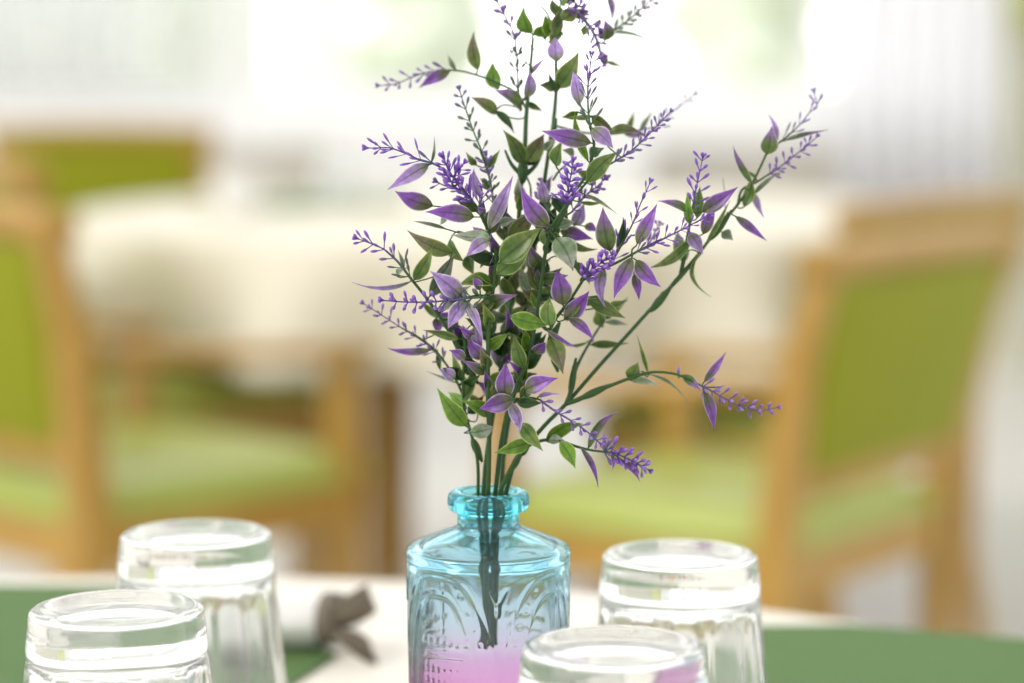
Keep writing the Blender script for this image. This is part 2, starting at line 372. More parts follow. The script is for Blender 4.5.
# ------------------------------------------------------------------ chairs
def make_chair(arms):
    t = empty('dining_chair'); W=.46; D=.45; h=.805
    for s in (-1,1):
        x = s*(W/2-.018)
        bm = bmesh.new()   # rear leg running up as the back post
        prism_bar(bm, [(x,-D/2-.035,0),(x,-D/2+.005,.22),(x,-D/2+.01,.45),(x+s*.018,-D/2-.025,.66),(x+s*.042,-D/2-.075,h-.01)], [.034,.038,.042,.04,.034],[.034,.04,.046,.04,.03])
        bmobj('leg', bm, M_wood, t, smooth=False)
        bm = bmesh.new()
        top = .595 if arms else .43
        prism_bar(bm, [(x,D/2-.03,0),(x,D/2-.02,.40),(x,D/2-.02,top)], [.034,.042,.036],[.034,.044,.036])
        bmobj('leg', bm, M_wood, t, smooth=False)
        if arms:
            bm = bmesh.new()
            pts = [(x,-D/2-.02,.635),(x,-D/2+.10,.63),(x+s*.01,0,.618),(x+s*.012,D/2-.06,.608),(x+s*.01,D/2+.02,.60)]
            rings=[]
            for k,(px_,py_,pz_) in enumerate(pts):
                ww=[.032,.042,.05,.054,.05][k]; hh=.022
                rings.append([bm.verts.new((px_+a*ww/2,py_,pz_+b*hh/2)) for a,b in ((-1,-.6),(-.7,-1),(.7,-1),(1,-.6),(1,.6),(.7,1),(-.7,1),(-1,.6))])
            for a,b in zip(rings,rings[1:]):
                for i in range(8): bm.faces.new((a[i],a[(i+1)%8],b[(i+1)%8],b[i]))
            bm.faces.new(rings[0][::-1]); bm.faces.new(rings[-1])
            bmobj('armrest', bm, M_wood, t)
    # back frame: curved top rail, lower rail, leaning like the posts
    lean = Matrix.Translation((0,-D/2-.0,.50)) @ Matrix.Rotation(math.radians(12),4,'X')
    bm = bmesh.new()
    def flare(bm):
        for v in bm.verts: v.co.x *= 1.0+.19*(v.co.z-.5)/.31
    n=10; rr=[]
    for k in range(n+1):
        u=-1+2*k/n; x=u*(W/2+.002); dy=-.012*(1-u*u); zz=.298+.010*(1-u*u)
        rr.append([bm.verts.new(lean@Vector((x,dy+a*.016,zz+b*.019))) for a,b in ((-1,-1),(1,-1),(1.1,.5),(.5,1),(-.5,1),(-1.1,.5))])
    for a,b in zip(rr,rr[1:]):
        for i in range(6): bm.faces.new((a[i],a[(i+1)%6],b[(i+1)%6],b[i]))
    bm.faces.new(rr[0][::-1]); bm.faces.new(rr[-1])
    flare(bm); bmobj('top_rail', bm, M_wood, t)
    bm = bmesh.new(); bx(bm,-W/2+.03,W/2-.03,-.014,.014,-.002,.034,M=lean,bev=.003)
    flare(bm); bmobj('lower_rail', bm, M_wood, t)
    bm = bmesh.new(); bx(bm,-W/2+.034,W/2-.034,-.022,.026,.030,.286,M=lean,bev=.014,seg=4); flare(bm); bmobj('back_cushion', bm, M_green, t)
    bm = bmesh.new()
    for a in ((-W/2+.03,W/2-.03,-D/2,-D/2+.025),(-W/2+.03,W/2-.03,D/2-.035,D/2-.01)): bx(bm,*a,.37,.43,bev=.003)
    for s in (-1,1): bx(bm, s*(W/2-.018)-.012, s*(W/2-.018)+.012, -D/2+.02,D/2-.03,.37,.43,bev=.003)
    bmobj('seat_rail', bm, M_wood, t, smooth=False)
    # cushion: a soft slab, domed
    bm = bmesh.new(); n=14; g={}
    for i in range(n+1):
        for j in range(n+1):
            u=-1+2*i/n; v=-1+2*j/n
            e=(1-abs(u)**5)*(1-abs(v)**5)
            for lay in (0,1):
                z = .428 if lay==0 else .447+.03*max(e,0)**.4
                g[i,j,lay]=bm.verts.new((u*(W/2-.002)*(1 if v>-.2 else 1-.1*(-.2-v)), v*(D/2+.01)+.008, z))
    for lay in (0,1):
        for i in range(n):
            for j in range(n): bm.faces.new((g[i,j,lay],g[i+1,j,lay],g[i+1,j+1,lay],g[i,j+1,lay]))
    for i in range(n):
        bm.faces.new((g[i,0,0],g[i+1,0,0],g[i+1,0,1],g[i,0,1])); bm.faces.new((g[i,n,0],g[i+1,n,0],g[i+1,n,1],g[i,n,1]))
        bm.faces.new((g[0,i,0],g[0,i+1,0],g[0,i+1,1],g[0,i,1])); bm.faces.new((g[n,i,0],g[n,i+1,0],g[n,i+1,1],g[n,i,1]))
    bmobj('seat_cushion', bm, M_seat_sheen, t)
    return t
def put(o, backnear, f, side, label):
    """backnear = world xy of the rear leg nearer the camera, f = facing, side = +1 if that leg is the chair's right one"""
    f = Vector(f).normalized(); r = Vector((f.y,-f.x)); c = Vector(backnear)+f*.225 - r*side*.21
    o.location = (c.x,c.y,0); o.rotation_euler = (0,0,math.atan2(-f.x,f.y)); o['label'] = label
    o['category'] = 'chair'; o['group'] = 'green and beech dining chairs'
armchair = make_chair(True); sidechair = make_chair(False)
put(armchair, (.333,2.90), (-.80,.60), -1, 'beech dining chair with arms, lime green back, nearest on the right')
c2 = copy_tree(armchair); put(c2, (-.540,3.0), (.67,.74), 1, 'beech dining chair with arms, lime green back, cut off by the left edge')
put(sidechair, (.49,3.72), (-.75,.66), -1, 'armless beech chair tucked behind the big right-hand chair, seat under the tablecloth')
c3 = copy_tree(sidechair); put(c3, (-.70,3.76), (.77,.64), 1, 'armless beech chair behind the left armchair, seat under the tablecloth')
c4 = copy_tree(sidechair); put(c4, (-1.24,6.2), (.08,1), -1, 'distant beech chair with green back beyond the white table, upper left')

for o_,f_ in ((c4,1.07),(c2,1.05),(c3,1.08)): o_.scale=(f_,f_,f_)

# ------------------------------------------------------------------ tables and cloths
def cloth(name, cx, cy, zt, r, drop, m, label, nf=18, seed=1, amp=.03):
    rnd = random.Random(seed); ph = [rnd.uniform(0,6.28) for _ in range(4)]
    bm = bmesh.new(); n = 216; rings = []
    prof = [(.0,0,0),(.5,0,0),(.9,0,0),(.985,0,0),(1.0,-.002,0)]
    for k in range(1,11): prof.append((1.0+.010*min(1,k/2), -.008-drop*k/10, k/10))
    for q,(fr,dz,wv) in enumerate(prof):
        if q == 0: rings.append([bm.verts.new((0,0,0))]); continue
        ring=[]
        for i in range(n):
            a = 2*math.pi*i/n
            ww = wv*amp*(.6*math.sin(nf*a+ph[0])+.45*math.sin((nf*.55)//1*a+ph[1])+.3*math.sin((nf*1.7)//1*a+ph[2]))
            rr = fr*r+ww+wv*.02
            ring.append(bm.verts.new((rr*math.cos(a),rr*math.sin(a),dz)))
        rings.append(ring)
    for i in range(n): bm.faces.new((rings[0][0],rings[1][i],rings[1][(i+1)%n]))
    for a,b in zip(rings[1:],rings[2:]):
        for i in range(n): bm.faces.new((a[i],b[i],b[(i+1)%n],a[(i+1)%n]))
    o = bmobj(name, bm, m); o.location = (cx,cy,zt)
    md = o.modifiers.new('thickness','SOLIDIFY'); md.thickness = .0012; md.offset = 0
    return tag(o, label, 'tablecloth')
def table(cx, cy, zt, r, legs, label):
    o = empty('round_table', (cx,cy,0)); tag(o, label, 'table')
    bm = bmesh.new(); bmesh.ops.create_cone(bm, cap_ends=True, segments=96, radius1=r, radius2=r, depth=.028, matrix=Matrix.Translation((0,0,zt-.014)))
    bmobj('tabletop', bm, M_wood, o, smooth=False)
    bm = bmesh.new(); bmesh.ops.create_cone(bm, cap_ends=True, segments=64, radius1=r*.62, radius2=r*.62, depth=.05, matrix=Matrix.Translation((0,0,zt-.053)))
    bmobj('apron', bm, M_wood, o, smooth=False)
    for x,y in legs:
        bm = bmesh.new(); prism_bar(bm, [(x-cx,y-cy,0),(x-cx,y-cy,zt-.03)], [.055,.07],[.055,.07]); bmobj('leg', bm, M_wood, o, smooth=False)
TCX, TCY, TR = -.2, .65, .69
table(TCX, TCY, TZ-.0015, TR-.004, [(TCX+.36,TCY+.3),(TCX-.36,TCY+.3),(TCX+.36,TCY-.3),(TCX-.36,TCY-.3)], 'round wooden table under the cream cloth in the foreground')
cloth('tablecloth', TCX, TCY, TZ-.0008, TR, .2, M_cloth, 'smooth cream tablecloth on the near table, under the tumblers and vase', seed=3)
T2=(-.01,4.52); TZ2=.75
table(*T2, TZ2-.0015, .80, [(-.23,4.22),(.50,4.25),(-.23,4.85),(.30,4.9)], 'wooden table under the white cloth in the background')
cloth('tablecloth', *T2, TZ2-.0008, .81, .20, M_cloth2, 'white tablecloth hanging in folds on the background table', nf=13, seed=9, amp=.08)

# placemats
def placemat(pts, zt, label, group=None, name='placemat'):
    c = sum((Vector(p) for p in pts), Vector((0,0)))/len(pts)
    bm = bmesh.new()
    vs = [bm.verts.new((p[0]-c.x,p[1]-c.y,.0002)) for p in pts]
    f = bm.faces.new(vs)
    r = bmesh.ops.extrude_face_region(bm, geom=[f])
    bmesh.ops.translate(bm, vec=(0,0,.0022), verts=[v for v in r['geom'] if isinstance(v,bmesh.types.BMVert)])
    o = bmobj(name, bm, M_mat, smooth=False); o.location = (c.x,c.y,zt)
    bv = o.modifiers.new('soft edge','BEVEL'); bv.width = .0008; bv.segments = 2
    return tag(o, label, 'placemat', group)
placemat([(-.085,1.144),(-.125,1.225),(-.180,1.298),(-.36,1.300),(-.45,1.14),(-.44,1.0),(-.36,.88),(-.24,.87),(-.13,1.0)], TZ, 'green placemat lying behind the two tumblers on the left', 'green placemats')
placemat([(.060,1.09),(.090,1.202),(.17,1.206),(.255,1.174),(.36,1.08),(.40,.96),(.33,.84),(.20,.80),(.10,.92)], TZ, 'green placemat at the lower right, beside the rear right tumbler', 'green placemats')
placemat([(-.62,4.62),(-.42,4.5),(-.2,4.62),(-.2,4.95),(-.42,5.05),(-.6,4.9)], TZ2, 'green placemat on the far white-clothed table', 'green placemats')

# ------------------------------------------------------------------ tumblers (upside down, fluted glass)
def lathe(bm, prof, n, disp=None):
    """prof = [(r,z)] closed loop on the axis at both ends"""
    rings=[]
    for k,(r,z) in enumerate(prof):
        if r < 1e-6: rings.append([bm.verts.new((0,0,z))]); continue
        ring=[]
        for i in range(n):
            a=2*math.pi*i/n; rr=r+(disp(k,r,z,a) if disp else 0)
            ring.append(bm.verts.new((rr*math.cos(a),rr*math.sin(a),z)))
        rings.append(ring)
    for a,b in zip(rings,rings[1:]):
        if len(a)==1:
            for i in range(n): bm.faces.new((a[0],b[i],b[(i+1)%n]))
        elif len(b)==1:
            for i in range(n): bm.faces.new((a[i],b[0],a[(i+1)%n]))
        else:
            for i in range(n): bm.faces.new((a[i],b[i],b[(i+1)%n],a[(i+1)%n]))
def tumbler_mesh():
    H=.09; out=[]
    def arc(cx,cz,r,a0,a1,k):
        return [(cx+r*math.cos(math.radians(a0+(a1-a0)*i/k)), cz+r*math.sin(math.radians(a0+(a1-a0)*i/k))) for i in range(k+1)]
    # underside (faces up): shallow dish, ring, rounded edge
    out += [(0,H-.0038),(.008,H-.0037),(.015,H-.0034),(.020,H-.0028),(.0232,H-.0016),(.0252,H-.0006),(.0268,H)]
    out += arc(.0283,H-.0030,.0030,75,5,6)
    zs = [H-.006,H-.010,H-.0135,H-.0152,H-.017,H-.0185]
    rs = [.0316,.0321,.0325,.0324,.0322,.0324]
    out += list(zip(rs,zs))
    z0=H-.0195; k=44
    for i in range(k+1):
        t=i/k; z=z0*(1-t)+.0014*t; out.append((.0326+(.0392-.0326)*t**.9, z))
    nout=len(out)
    out += [(.0390,.0004),(.0384,.0000),(.0378,.0005),(.0374,.0014)]
    inner=[]
    for i in range(24):
        t=i/23; z=.003+(H-.0235-.003)*t; inner.append((.0371-(.0371-.0288)*t, z))
    inner += [(.0280,H-.0205),(.0262,H-.0188),(.023,H-.0176),(.015,H-.0169),(.007,H-.0166),(0,H-.0165)]
    bm=bmesh.new()
    NP=12
    def disp(k,r,z,a):
        if k<13 or k>=nout: return 0
        d=H-.0195-z          # distance below the base ring
        if z<.012: fade=max(0,(z-.006)/.006)
        else: fade=1
        loc=(a/(2*math.pi)*NP)%1-.5
        wd=.46*min(1,max(0,d/.008))**.45
        if wd<=0: return 0
        q=1-abs(loc)/wd
        if q<=0: return 0
        return -.0007*fade*min(1,q*2.6)*(1-.25*q)
    lathe(bm, out+inner, 192, disp)
    bmesh.ops.recalc_face_normals(bm, faces=bm.faces)
    me=bpy.data.meshes.new('tumbler'); bm.to_mesh(me); bm.free(); return me
tm = tumbler_mesh()
first = link('tumbler', tm, M_glass)
spots = [(-.1418,.850,.1,'clear fluted tumbler upside down, nearest on the left'),
         (.0345,.804,.5,'clear fluted tumbler upside down, in front of the blue vase, frontmost on the right'),
         (-.1312,.988,.8,'clear fluted tumbler upside down, rear left, on the edge of the placemat'),
         (.0676,.957,.25,'clear fluted tumbler upside down, rear right, behind the vase')]
for i,(x,y,a,lb) in enumerate(spots):
    o = first if i==0 else first.copy()
    if i: COL.objects.link(o)
    on_mat = i in (3,)
    o.location=(x,y,TZ+(.0001 if i in (1,3) else .0026)); o.rotation_euler=(0,0,a)
    tag(o, lb, 'drinking glass', 'upside-down tumblers')
# far table: upside-down glasses and a cup
for x,y,lb in ((-.35,4.75,'upside-down glass on the left of the far white table'),(.12,4.95,'upside-down glass at the far edge of the white table, behind the flowers')):
    o=first.copy(); COL.objects.link(o); o.location=(x,y,TZ2+.0004+(.0024 if x<0 else 0)); tag(o, lb, 'drinking glass', 'upside-down tumblers')
bm=bmesh.new(); lathe(bm, [(0,.002),(.022,.002),(.024,0),(.027,.003),(.036,.02),(.041,.045),(.043,.072),(.0415,.073),(.039,.045),(.034,.022),(.024,.008),(0,.007)], 48)
tube(bm, smooth_path([Vector((.040,0,.058)),Vector((.062,0,.056)),Vector((.066,0,.035)),Vector((.037,0,.022))],5), .004)
cup=bmobj('cup', bm, M_cup); cup.location=(-.50,4.36,TZ2); tag(cup,'white cup standing on the far white tablecloth','cup')

# ------------------------------------------------------------------ napkin roll with ribbon bow
nk = empty('napkin_roll', (-.0765,1.152,TZ), math.radians(168)); tag(nk,'rolled white napkin tied with a dark ribbon, between left tumblers and vase','napkin')
bm=bmesh.new(); n=40; R=.0120; rings=[]
for k in range(13):
    t=k/12; x=t*.075; ring=[]
    s=1-.18*math.exp(-((x-.012)/.010)**2)+.10*t
    for i in range(n):
        a=2*math.pi*i/n; r=R*s*(1+.03*math.sin(5*a+3*t)); ring.append(bm.verts.new((x,r*math.cos(a)*1.25,R*1.02+r*math.sin(a)*.98+.0026)))
    rings.append(ring)
for a,b in zip(rings,rings[1:]):
    for i in range(n): bm.faces.new((a[i],b[i],b[(i+1)%n],a[(i+1)%n]))
bm.faces.new(rings[0]); bm.faces.new(rings[-1][::-1])
bmobj('rolled_cloth', bm, M_napkin, nk)
def ribbon(bm, pts, widths, side, th=.0006):
    prev=None
    for p,wd in zip(pts,widths):
        p=Vector(p); s=Vector(side).normalized()*wd/2; u=Vector((0,-th,th))
        ring=[bm.verts.new(p+s),bm.verts.new(p-s),bm.verts.new(p-s+u),bm.verts.new(p+s+u)]
        if prev:
            for i in range(4): bm.faces.new((prev[i],prev[(i+1)%4],ring[(i+1)%4],ring[i]))
        else: bm.faces.new(ring[::-1])
        prev=ring
    bm.faces.new(prev)
bow=tag(empty('ribbon_bow'), 'grey-brown ribbon bow'); bow.parent=nk
bm=bmesh.new(); ring_pts=[(.012,.0150*math.cos(a),.0163+.0128*math.sin(a)) for a in [2*math.pi*i/24 for i in range(25)]]
ribbon(bm, ring_pts, [.008]*25, (1,0,0)); bmobj('band', bm, M_bow, bow)
bm=bmesh.new(); bmesh.ops.create_icosphere(bm, subdivisions=3, radius=.0058, matrix=Matrix.Translation((.009,.016,.019)) @ Matrix.Diagonal((.8,.9,1.5,1))); bmobj('knot', bm, M_bow, bow)
for wing in ([(.008,.016,.022),(.000,.018,.027),(-.010,.017,.031),(-.016,.014,.033),(-.012,.020,.029),(-.003,.022,.023),(.008,.018,.018)],
             [(.008,.016,.017),(.0,.019,.012),(-.010,.020,.008),(-.018,.020,.004),(-.011,.024,.006),(-.001,.023,.011),(.008,.018,.015)]):
    P=smooth_path([Vector(p)*.85+Vector((.001,.002,.003)) for p in wing],4); bm=bmesh.new()
    ribbon(bm, P, [.004+.010*math.sin(math.pi*i/(len(P)-1)) for i in range(len(P))], (.3,.2,.93)); bmobj('loop', bm, M_bow, bow)

# ------------------------------------------------------------------ vase
VX = at(488.5,560,.90).x; VY=.90
def vase():
    bm=bmesh.new(); k=110
    body=[]
    zc=.1005; zb=.004
    out=[(0,.0022),(.014,.0020),(.020,.0012),(.0245,.0),(.0268,.0005),(.0282,.0022),(.0286,.004)]
    n0=len(out)
    for i in range(1,k+1):
        t=i/k; z=zb+(zc-zb)*t; out.append((.0292+.0018*t, z))
    n1=len(out)
    out+=[(.0312,.1015),(.0311,.1030),(.0304,.1043),(.0289,.1052)]
    for i in range(1,9):
        t=i/8; out.append((.0289-(.0289-.0128)*t, .1052+.0065*t))
    out+=[(.0121,.1121),(.0118,.1130),(.0117,.1150),(.0117,.1168),(.0122,.1176),(.0135,.1181),(.0147,.1188),(.0153,.1200),(.0155,.1215),(.0154,.1232),(.0149,.1246),(.0140,.1254),(.0125,.1257),(.0108,.1256),(.0099,.1250)]
    nend=len(out)
    inn=[(.0095,.1235),(.0093,.12),(.0091,.115),(.0092,.1115),(.0100,.1095),(.0120,.1083),(.018,.1055),(.0240,.1028),(.0262,.1010),(.0271,.0985),(.0272,.095)]
    for i in range(1,12): inn.append((.0272-.0010*i/11,.095-(.095-.012)*i/11))
    inn+=[(.0255,.0085),(.0235,.0068),(.020,.0062),(.010,.0066),(0,.0070)]
    def disp(kk,r,z,a):
        if kk<n0 or kk>=n1: return 0
        e=0; top=.0985
        aa=(math.degrees(a)+90)       # angle from the camera-facing side, positive to the right
        best=0
        for ap in (-38,52,142,232):
            dl=((aa-ap+180)%360)-180
            if abs(dl)>52: continue
            q=abs(dl)
            for sc,depth,off in ((46,.00034,0),(33,.00028,.0075)):
                d=(top-off-z)*1000            # mm below the apex
                Fv=d-38*(q/sc)**3
                g=math.sqrt(1+(3*38*(q/sc)**2/sc/ .53)**2)
                dist=Fv/g
                best=max(best, depth*math.exp(-(dist/.62)**2))
                if sc==33 and dist>0: e=min(e,-.0002*min(1,dist/1.2))
            # bead row between the two arches
            d=(top-.0037-z)*1000; 
            for b in range(7):
                dd=3+b*6.2; qq=39.5*(dd/38)**(1/3)
                zz=top-.0035-dd*.001
                ds=math.hypot((q-qq)*.53,(z-zz)*1000)
                best=max(best,.0003*math.exp(-(ds/.65)**2))
            # medallion with bars and bosses inside the arch
            s=dl*.53-2.5; zz=(z-.068)*1000
            if abs(s)<9: best=max(best,.00035*math.exp(-(zz/.5)**4))
            for b in range(-3,4):
                best=max(best,.00045*math.exp(-(math.hypot(s-b*3.1,zz-5.2)/1.1)**2), .0004*math.exp(-(math.hypot((s-b*2.7)/.9,(zz+4.6)/1.5)/1.0)**2), .0004*math.exp(-(math.hypot(s-b*2.7,zz+9)/1.1)**2))
            if abs(s)<.4 and 8<zz<28: best=max(best,.0002)
        # little fleur between neighbouring arches, just under the shoulder
        for ap in (7,97,187,277):
            dl=((aa-ap+180)%360)-180; s=dl*.53; zz=(z-.088)*1000
            if abs(s)<5 and abs(zz)<6:
                best=max(best,.0005*math.exp(-((abs(s)-max(0,(zz)*.5))/.5)**2) if zz>-4 else 0)
        return best+e
    lathe(bm, out+inn, 300, disp)
    o=bmobj('glass_vase', bm, M_vase); o.location=(VX,VY,TZ+.0001)
    return tag(o,'small round blue-to-pink glass bottle vase with raised arches holding the flowers','vase')
vase()

# ------------------------------------------------------------------ lavender sprays
def P(x,y,dz=0): return at(x,y,.90+dz)
def path3(pts, d0, d1, sub=5):
    """picture points -> points in the room, drifting in depth from d0 to d1 (metres behind the vase's middle)"""
    n=len(pts); L_=[0]
    for a,b in zip(pts,pts[1:]): L_.append(L_[-1]+math.hypot(b[0]-a[0],b[1]-a[1]))
    return smooth_path([P(p[0],p[1],d0+(d1-d0)*l/L_[-1]) for p,l in zip(pts,L_)], sub)
class Spray:
    def __init__(s, label, nseed):
        s.root=empty('lavender_spray',(VX,VY,TZ+.012)); tag(s.root,label,'artificial flower','artificial lavender sprays in the vase')
        s.off=Vector((VX,VY,TZ+.012)); s.bm=bmesh.new(); s.rnd=random.Random(nseed); s.pts=[]; s.bases=[]
    def stem(s, pts, d0, d1, r0, r1):
        ps=path3(pts,d0,d1); n=len(ps)
        for a,b in zip(ps,ps[1:]): s.pts += [(a.lerp(b,k/3)-s.off, r0+(r1-r0)*.5) for k in range(3)]
        tube(s.bm,[p-s.off for p in ps],[(r0+(r1-r0)*i/(n-1))*PX for i in range(n)],n=8)
    def foot(s, mx, md, r=1.9):
        """the part inside the bottle: from its bottom up through the mouth at picture x = mx"""
        top=P(mx,497,md); sx=s.rnd.uniform(-.002,.003)
        a=Vector((VX+sx+(top.x-VX)*-.2, VY+s.rnd.uniform(-.004,.004), TZ+.066)); b=a.lerp(top,.5)
        ps=smooth_path([a,b,top],5)
        tube(s.bm,[p-s.off for p in ps],[PX*(3.0+(r-3.0)*(i/10)**4) for i in range(len(ps))],n=8)
    def sheath(s, x0,y0,x1,y1,d,r=4):
        a=P(x0,y0,d)-s.off; b=P(x1,y1,d)-s.off; k=8
        tube(s.bm,[a.lerp(b,i/k) for i in range(k+1)],[PX*(1.2+(r*.78-1.2)*math.sin(math.pi*min(1,(i/k)**.75))) for i in range(k+1)],n=8)
    def leaf(s, x0,y0,x1,y1,wd,kind='G',d=0,tipd=None,curl=None,roll=None):
        r=s.rnd
        if tipd is None: tipd=d+r.uniform(-.004,.004)
        a=P(x0,y0,d)-s.off; b=P(x1,y1,tipd)-s.off
        ax=(b-a); Ln=ax.length; ax=ax/Ln; s.bases.append((a,ax,.75))
        view=Vector((0,-1,.15)).normalized()
        side=ax.cross(view).normalized(); nrm=side.cross(ax).normalized()
        if nrm.dot(view)<0: nrm=-nrm
        if roll is None: roll=r.uniform(-.75,.75)
        sd=side*math.cos(roll)+nrm*math.sin(roll); nm=nrm*math.cos(roll)-side*math.sin(roll)
        if curl is None: curl=r.uniform(-.22,.22)
        bend=r.uniform(-.07,.07)
        bm=bmesh.new(); uvl=bm.loops.layers.uv.new('UVMap'); nu=12; nv=3
        g=[]; uv={}
        hw=wd*PX/2*1.14/max(.75,math.cos(roll))
        asym=r.uniform(.42,.52)
        for i in range(nu+1):
            u=i/nu
            pr=(math.sin(math.pi*min(1,u)**.80)**.95)*(1-.22*u)*1.15*(1-u)**.22 if 0<u<1 else 0
            pr=max(pr,.06 if u<.1 else .0)
            c=a+ax*Ln*u + nm*curl*Ln*4*u*(1-u) + sd*bend*Ln*4*u*(1-u)
            row=[]
            for j in range(-nv,nv+1):
                v=j/nv
                p=c+sd*hw*pr*v + nm*(abs(v)**1.3)*hw*pr*.38 + nm*.05*hw*math.sin(9*u+2*v)
                vt=bm.verts.new(p); uv[vt]=(u,.5+v*.5); row.append(vt)
            g.append(row)
        for i in range(nu):
            for j in range(2*nv):
                f=bm.faces.new((g[i][j],g[i+1][j],g[i+1][j+1],g[i][j+1]))
                for l in f.loops: l[uvl].uv=uv[l.vert]
        me=bpy.data.meshes.new('leaf'); bm.to_mesh(me); bm.free()
        o=link('leaf',me,LM[kind],s.root)
        md=o.modifiers.new('thickness','SOLIDIFY'); md.thickness=.0001
        return o
    def spike(s, pts, d0, d1, kind='v', sp=6.5, fl=9, per=4, g0=0.0, gl=.35, rad=1.0, stalk=.45, tip=True, fat=1.0, ang=48):
        """flower spike; pts run from its base to its tip in the picture"""
        ps=path3(pts,d0,d1,8); r=s.rnd
        cut=fl*.62*PX
        while len(ps)>6 and (ps[-1]-ps[-2]).length<cut: cut-=(ps[-1]-ps[-2]).length; ps.pop()
        Ls=[0]
        for a,b in zip(ps,ps[1:]): Ls.append(Ls[-1]+(b-a).length)
        T=Ls[-1]; bm=bmesh.new(); uvl=bm.loops.layers.uv.new('UVMap')
        s.bases.append((ps[0]-s.off,(ps[1]-ps[0]).normalized(),1.0*rad))
        cf=lambda t: 1 if gl<=0 else max(0,min(1,(t-g0)/gl))
        n=len(ps)
        tube(bm,[p-s.off for p in ps],[PX*rad*(1.25-.6*i/(n-1)) for i in range(n)],n=6,uvl=uvl,uvs=[(cf(l/T)*.8,.05) for l in Ls])
        def pos(l):
            for i in range(n-1):
                if Ls[i+1]>=l: break
            t=(l-Ls[i])/max(1e-9,Ls[i+1]-Ls[i]); return ps[i].lerp(ps[i+1],t),(ps[i+1]-ps[i]).normalized()
        l=.04*T; rot=r.uniform(0,6)
        def floret(p,dr,Ln,c,fatn):
            q=[0,.25,.45,.62,.8,.93,1]; rr=[.55,.45,.6,1.25,1.45,.95,.2]
            bendv=Vector((0,0,1))*Ln*.08
            pts_=[p+dr*Ln*k+bendv*k*k for k in q]
            tube(bm,[v-s.off for v in pts_],[PX*a*fatn*1.15 for a in rr],n=6,uvl=uvl,uvs=[(c,0),(c,.05),(c,.1),(min(1,c+.1),.3),(min(1,c+.15),.5),(min(1,c+.2),.85),(min(1,c+.2),1)])
        while l<T*.985:
            p,t=pos(l); fr=l/T
            up=Vector((0,1,0)) if abs(t.y)<.8 else Vector((1,0,0))
            e1=t.cross(up).normalized(); e2=t.cross(e1)
            k=per if r.random()<.75 else per-1
            for i in range(k):
                a=rot+2*math.pi*i/k+r.uniform(-.3,.3)
                rd=e1*math.cos(a)+e2*math.sin(a)
                an=math.radians(ang+r.uniform(-14,14))
                dr=(t*math.cos(an)+rd*math.sin(an)).normalized()
                sz=1.42*fl*(1.08-.36*fr)*r.uniform(.75,1.15)*PX
                floret(p,dr,sz,cf(fr),fat*r.uniform(.85,1.15))
            rot+=.9; l+=1.18*sp*PX*r.uniform(.8,1.2)
        if tip:
            p,t=pos(T*.99)
            for i in range(4):
                a=i*1.57+.4; up=Vector((0,1,0)) if abs(t.y)<.8 else Vector((1,0,0))
                e1=t.cross(up).normalized(); e2=t.cross(e1)
                dr=(t+(e1*math.cos(a)+e2*math.sin(a))*.38).normalized()
                floret(p,dr,fl*.62*PX,cf(1),fat*.8)
        me=bpy.data.meshes.new('flower_spike'); bm.to_mesh(me); bm.free()
        return link('flower_spike',me,BM[kind],s.root)
    def fill(s, n, pts, d0, d1, kinds='GGDOBPM', l=(17,30), spread=(-1.3,1.3)):
        r=s.rnd
        L_=[0]
        for a,b in zip(pts,pts[1:]): L_.append(L_[-1]+math.hypot(b[0]-a[0],b[1]-a[1]))
        for k in range(n):
            q=(k+r.random())/n*L_[-1]
            i=max(j for j in range(len(pts)-1) if L_[j]<=q)
            t=(q-L_[i])/(L_[i+1]-L_[i]); x=pts[i][0]+(pts[i+1][0]-pts[i][0])*t; y=pts[i][1]+(pts[i+1][1]-pts[i][1])*t
            d=d0+(d1-d0)*q/L_[-1]
            a=math.atan2(pts[i+1][1]-pts[i][1],pts[i+1][0]-pts[i][0])+r.uniform(*spread); ln=r.uniform(*l)
            s.leaf(x,y,x+ln*math.cos(a),y+ln*math.sin(a),ln*r.uniform(.35,.52),r.choice(kinds),d,d+r.uniform(-.010,.010))
    def done(s):
        # stalks joining every leaf and flower spike to the nearest point of the stem
        for a,ax,r in s.bases:
            q,_=min(s.pts,key=lambda t:(t[0]-a).length+.6*max(0,(t[0]-a).z))
            d=(q-a).length
            if d<.0004 or d>62*PX: continue
            mid=a.lerp(q,.5)-ax*d*.22
            tube(s.bm,smooth_path([q,mid,a,a+ax*2*PX],4),PX*r,n=6)
        bmobj('stem', s.bm, M_stem, s.root)

# 1 --- long spray leaning out to the right
A=Spray('longest spray, one bare straight stem leaning out to the right',1)
A.foot(505,.002); A.stem([(505,497),(512,470),(519,455)],.002,0,2.6,2.4)
A.stem([(519,455),(545,425),(566,404),(600,365),(630,332),(655,304),(680,276),(700,252),(715,232),(735,208),(750,187),(758,172),(768,150)],0,.022,2.3,1.2)
A.stem([(768,150),(780,142),(795,130)],.022,.026,1.1,.7)
A.sheath(512,470,522,450,0,5); A.sheath(650,312,672,286,.008,5.5); A.sheath(710,240,732,210,.013,5.2); A.sheath(668,290,700,254,.01,3.4)
A.stem([(738,205),(742,190),(757,182),(772,172)],.016,.024,1.6,.9)
A.stem([(680,278),(684,258),(687,240),(690,222),(694,200)],.011,.004,2.4,1.0)
A.stem([(719,228),(724,214),(725,200),(723,178)],.02,.03,.7,.3)
A.spike([(780,142),(792,132),(802,122),(810,112),(817,106),(813,88)],.026,.032,'l',sp=12,fl=12,per=3,g0=-.1,gl=.7,rad=.8,fat=.8,ang=38)
A.spike([(768,175),(780,167),(795,155),(808,145),(819,134)],.022,.026,'m',sp=8,fl=9.5,per=4,g0=-.3,gl=.2,rad=.9,fat=.85,ang=60)
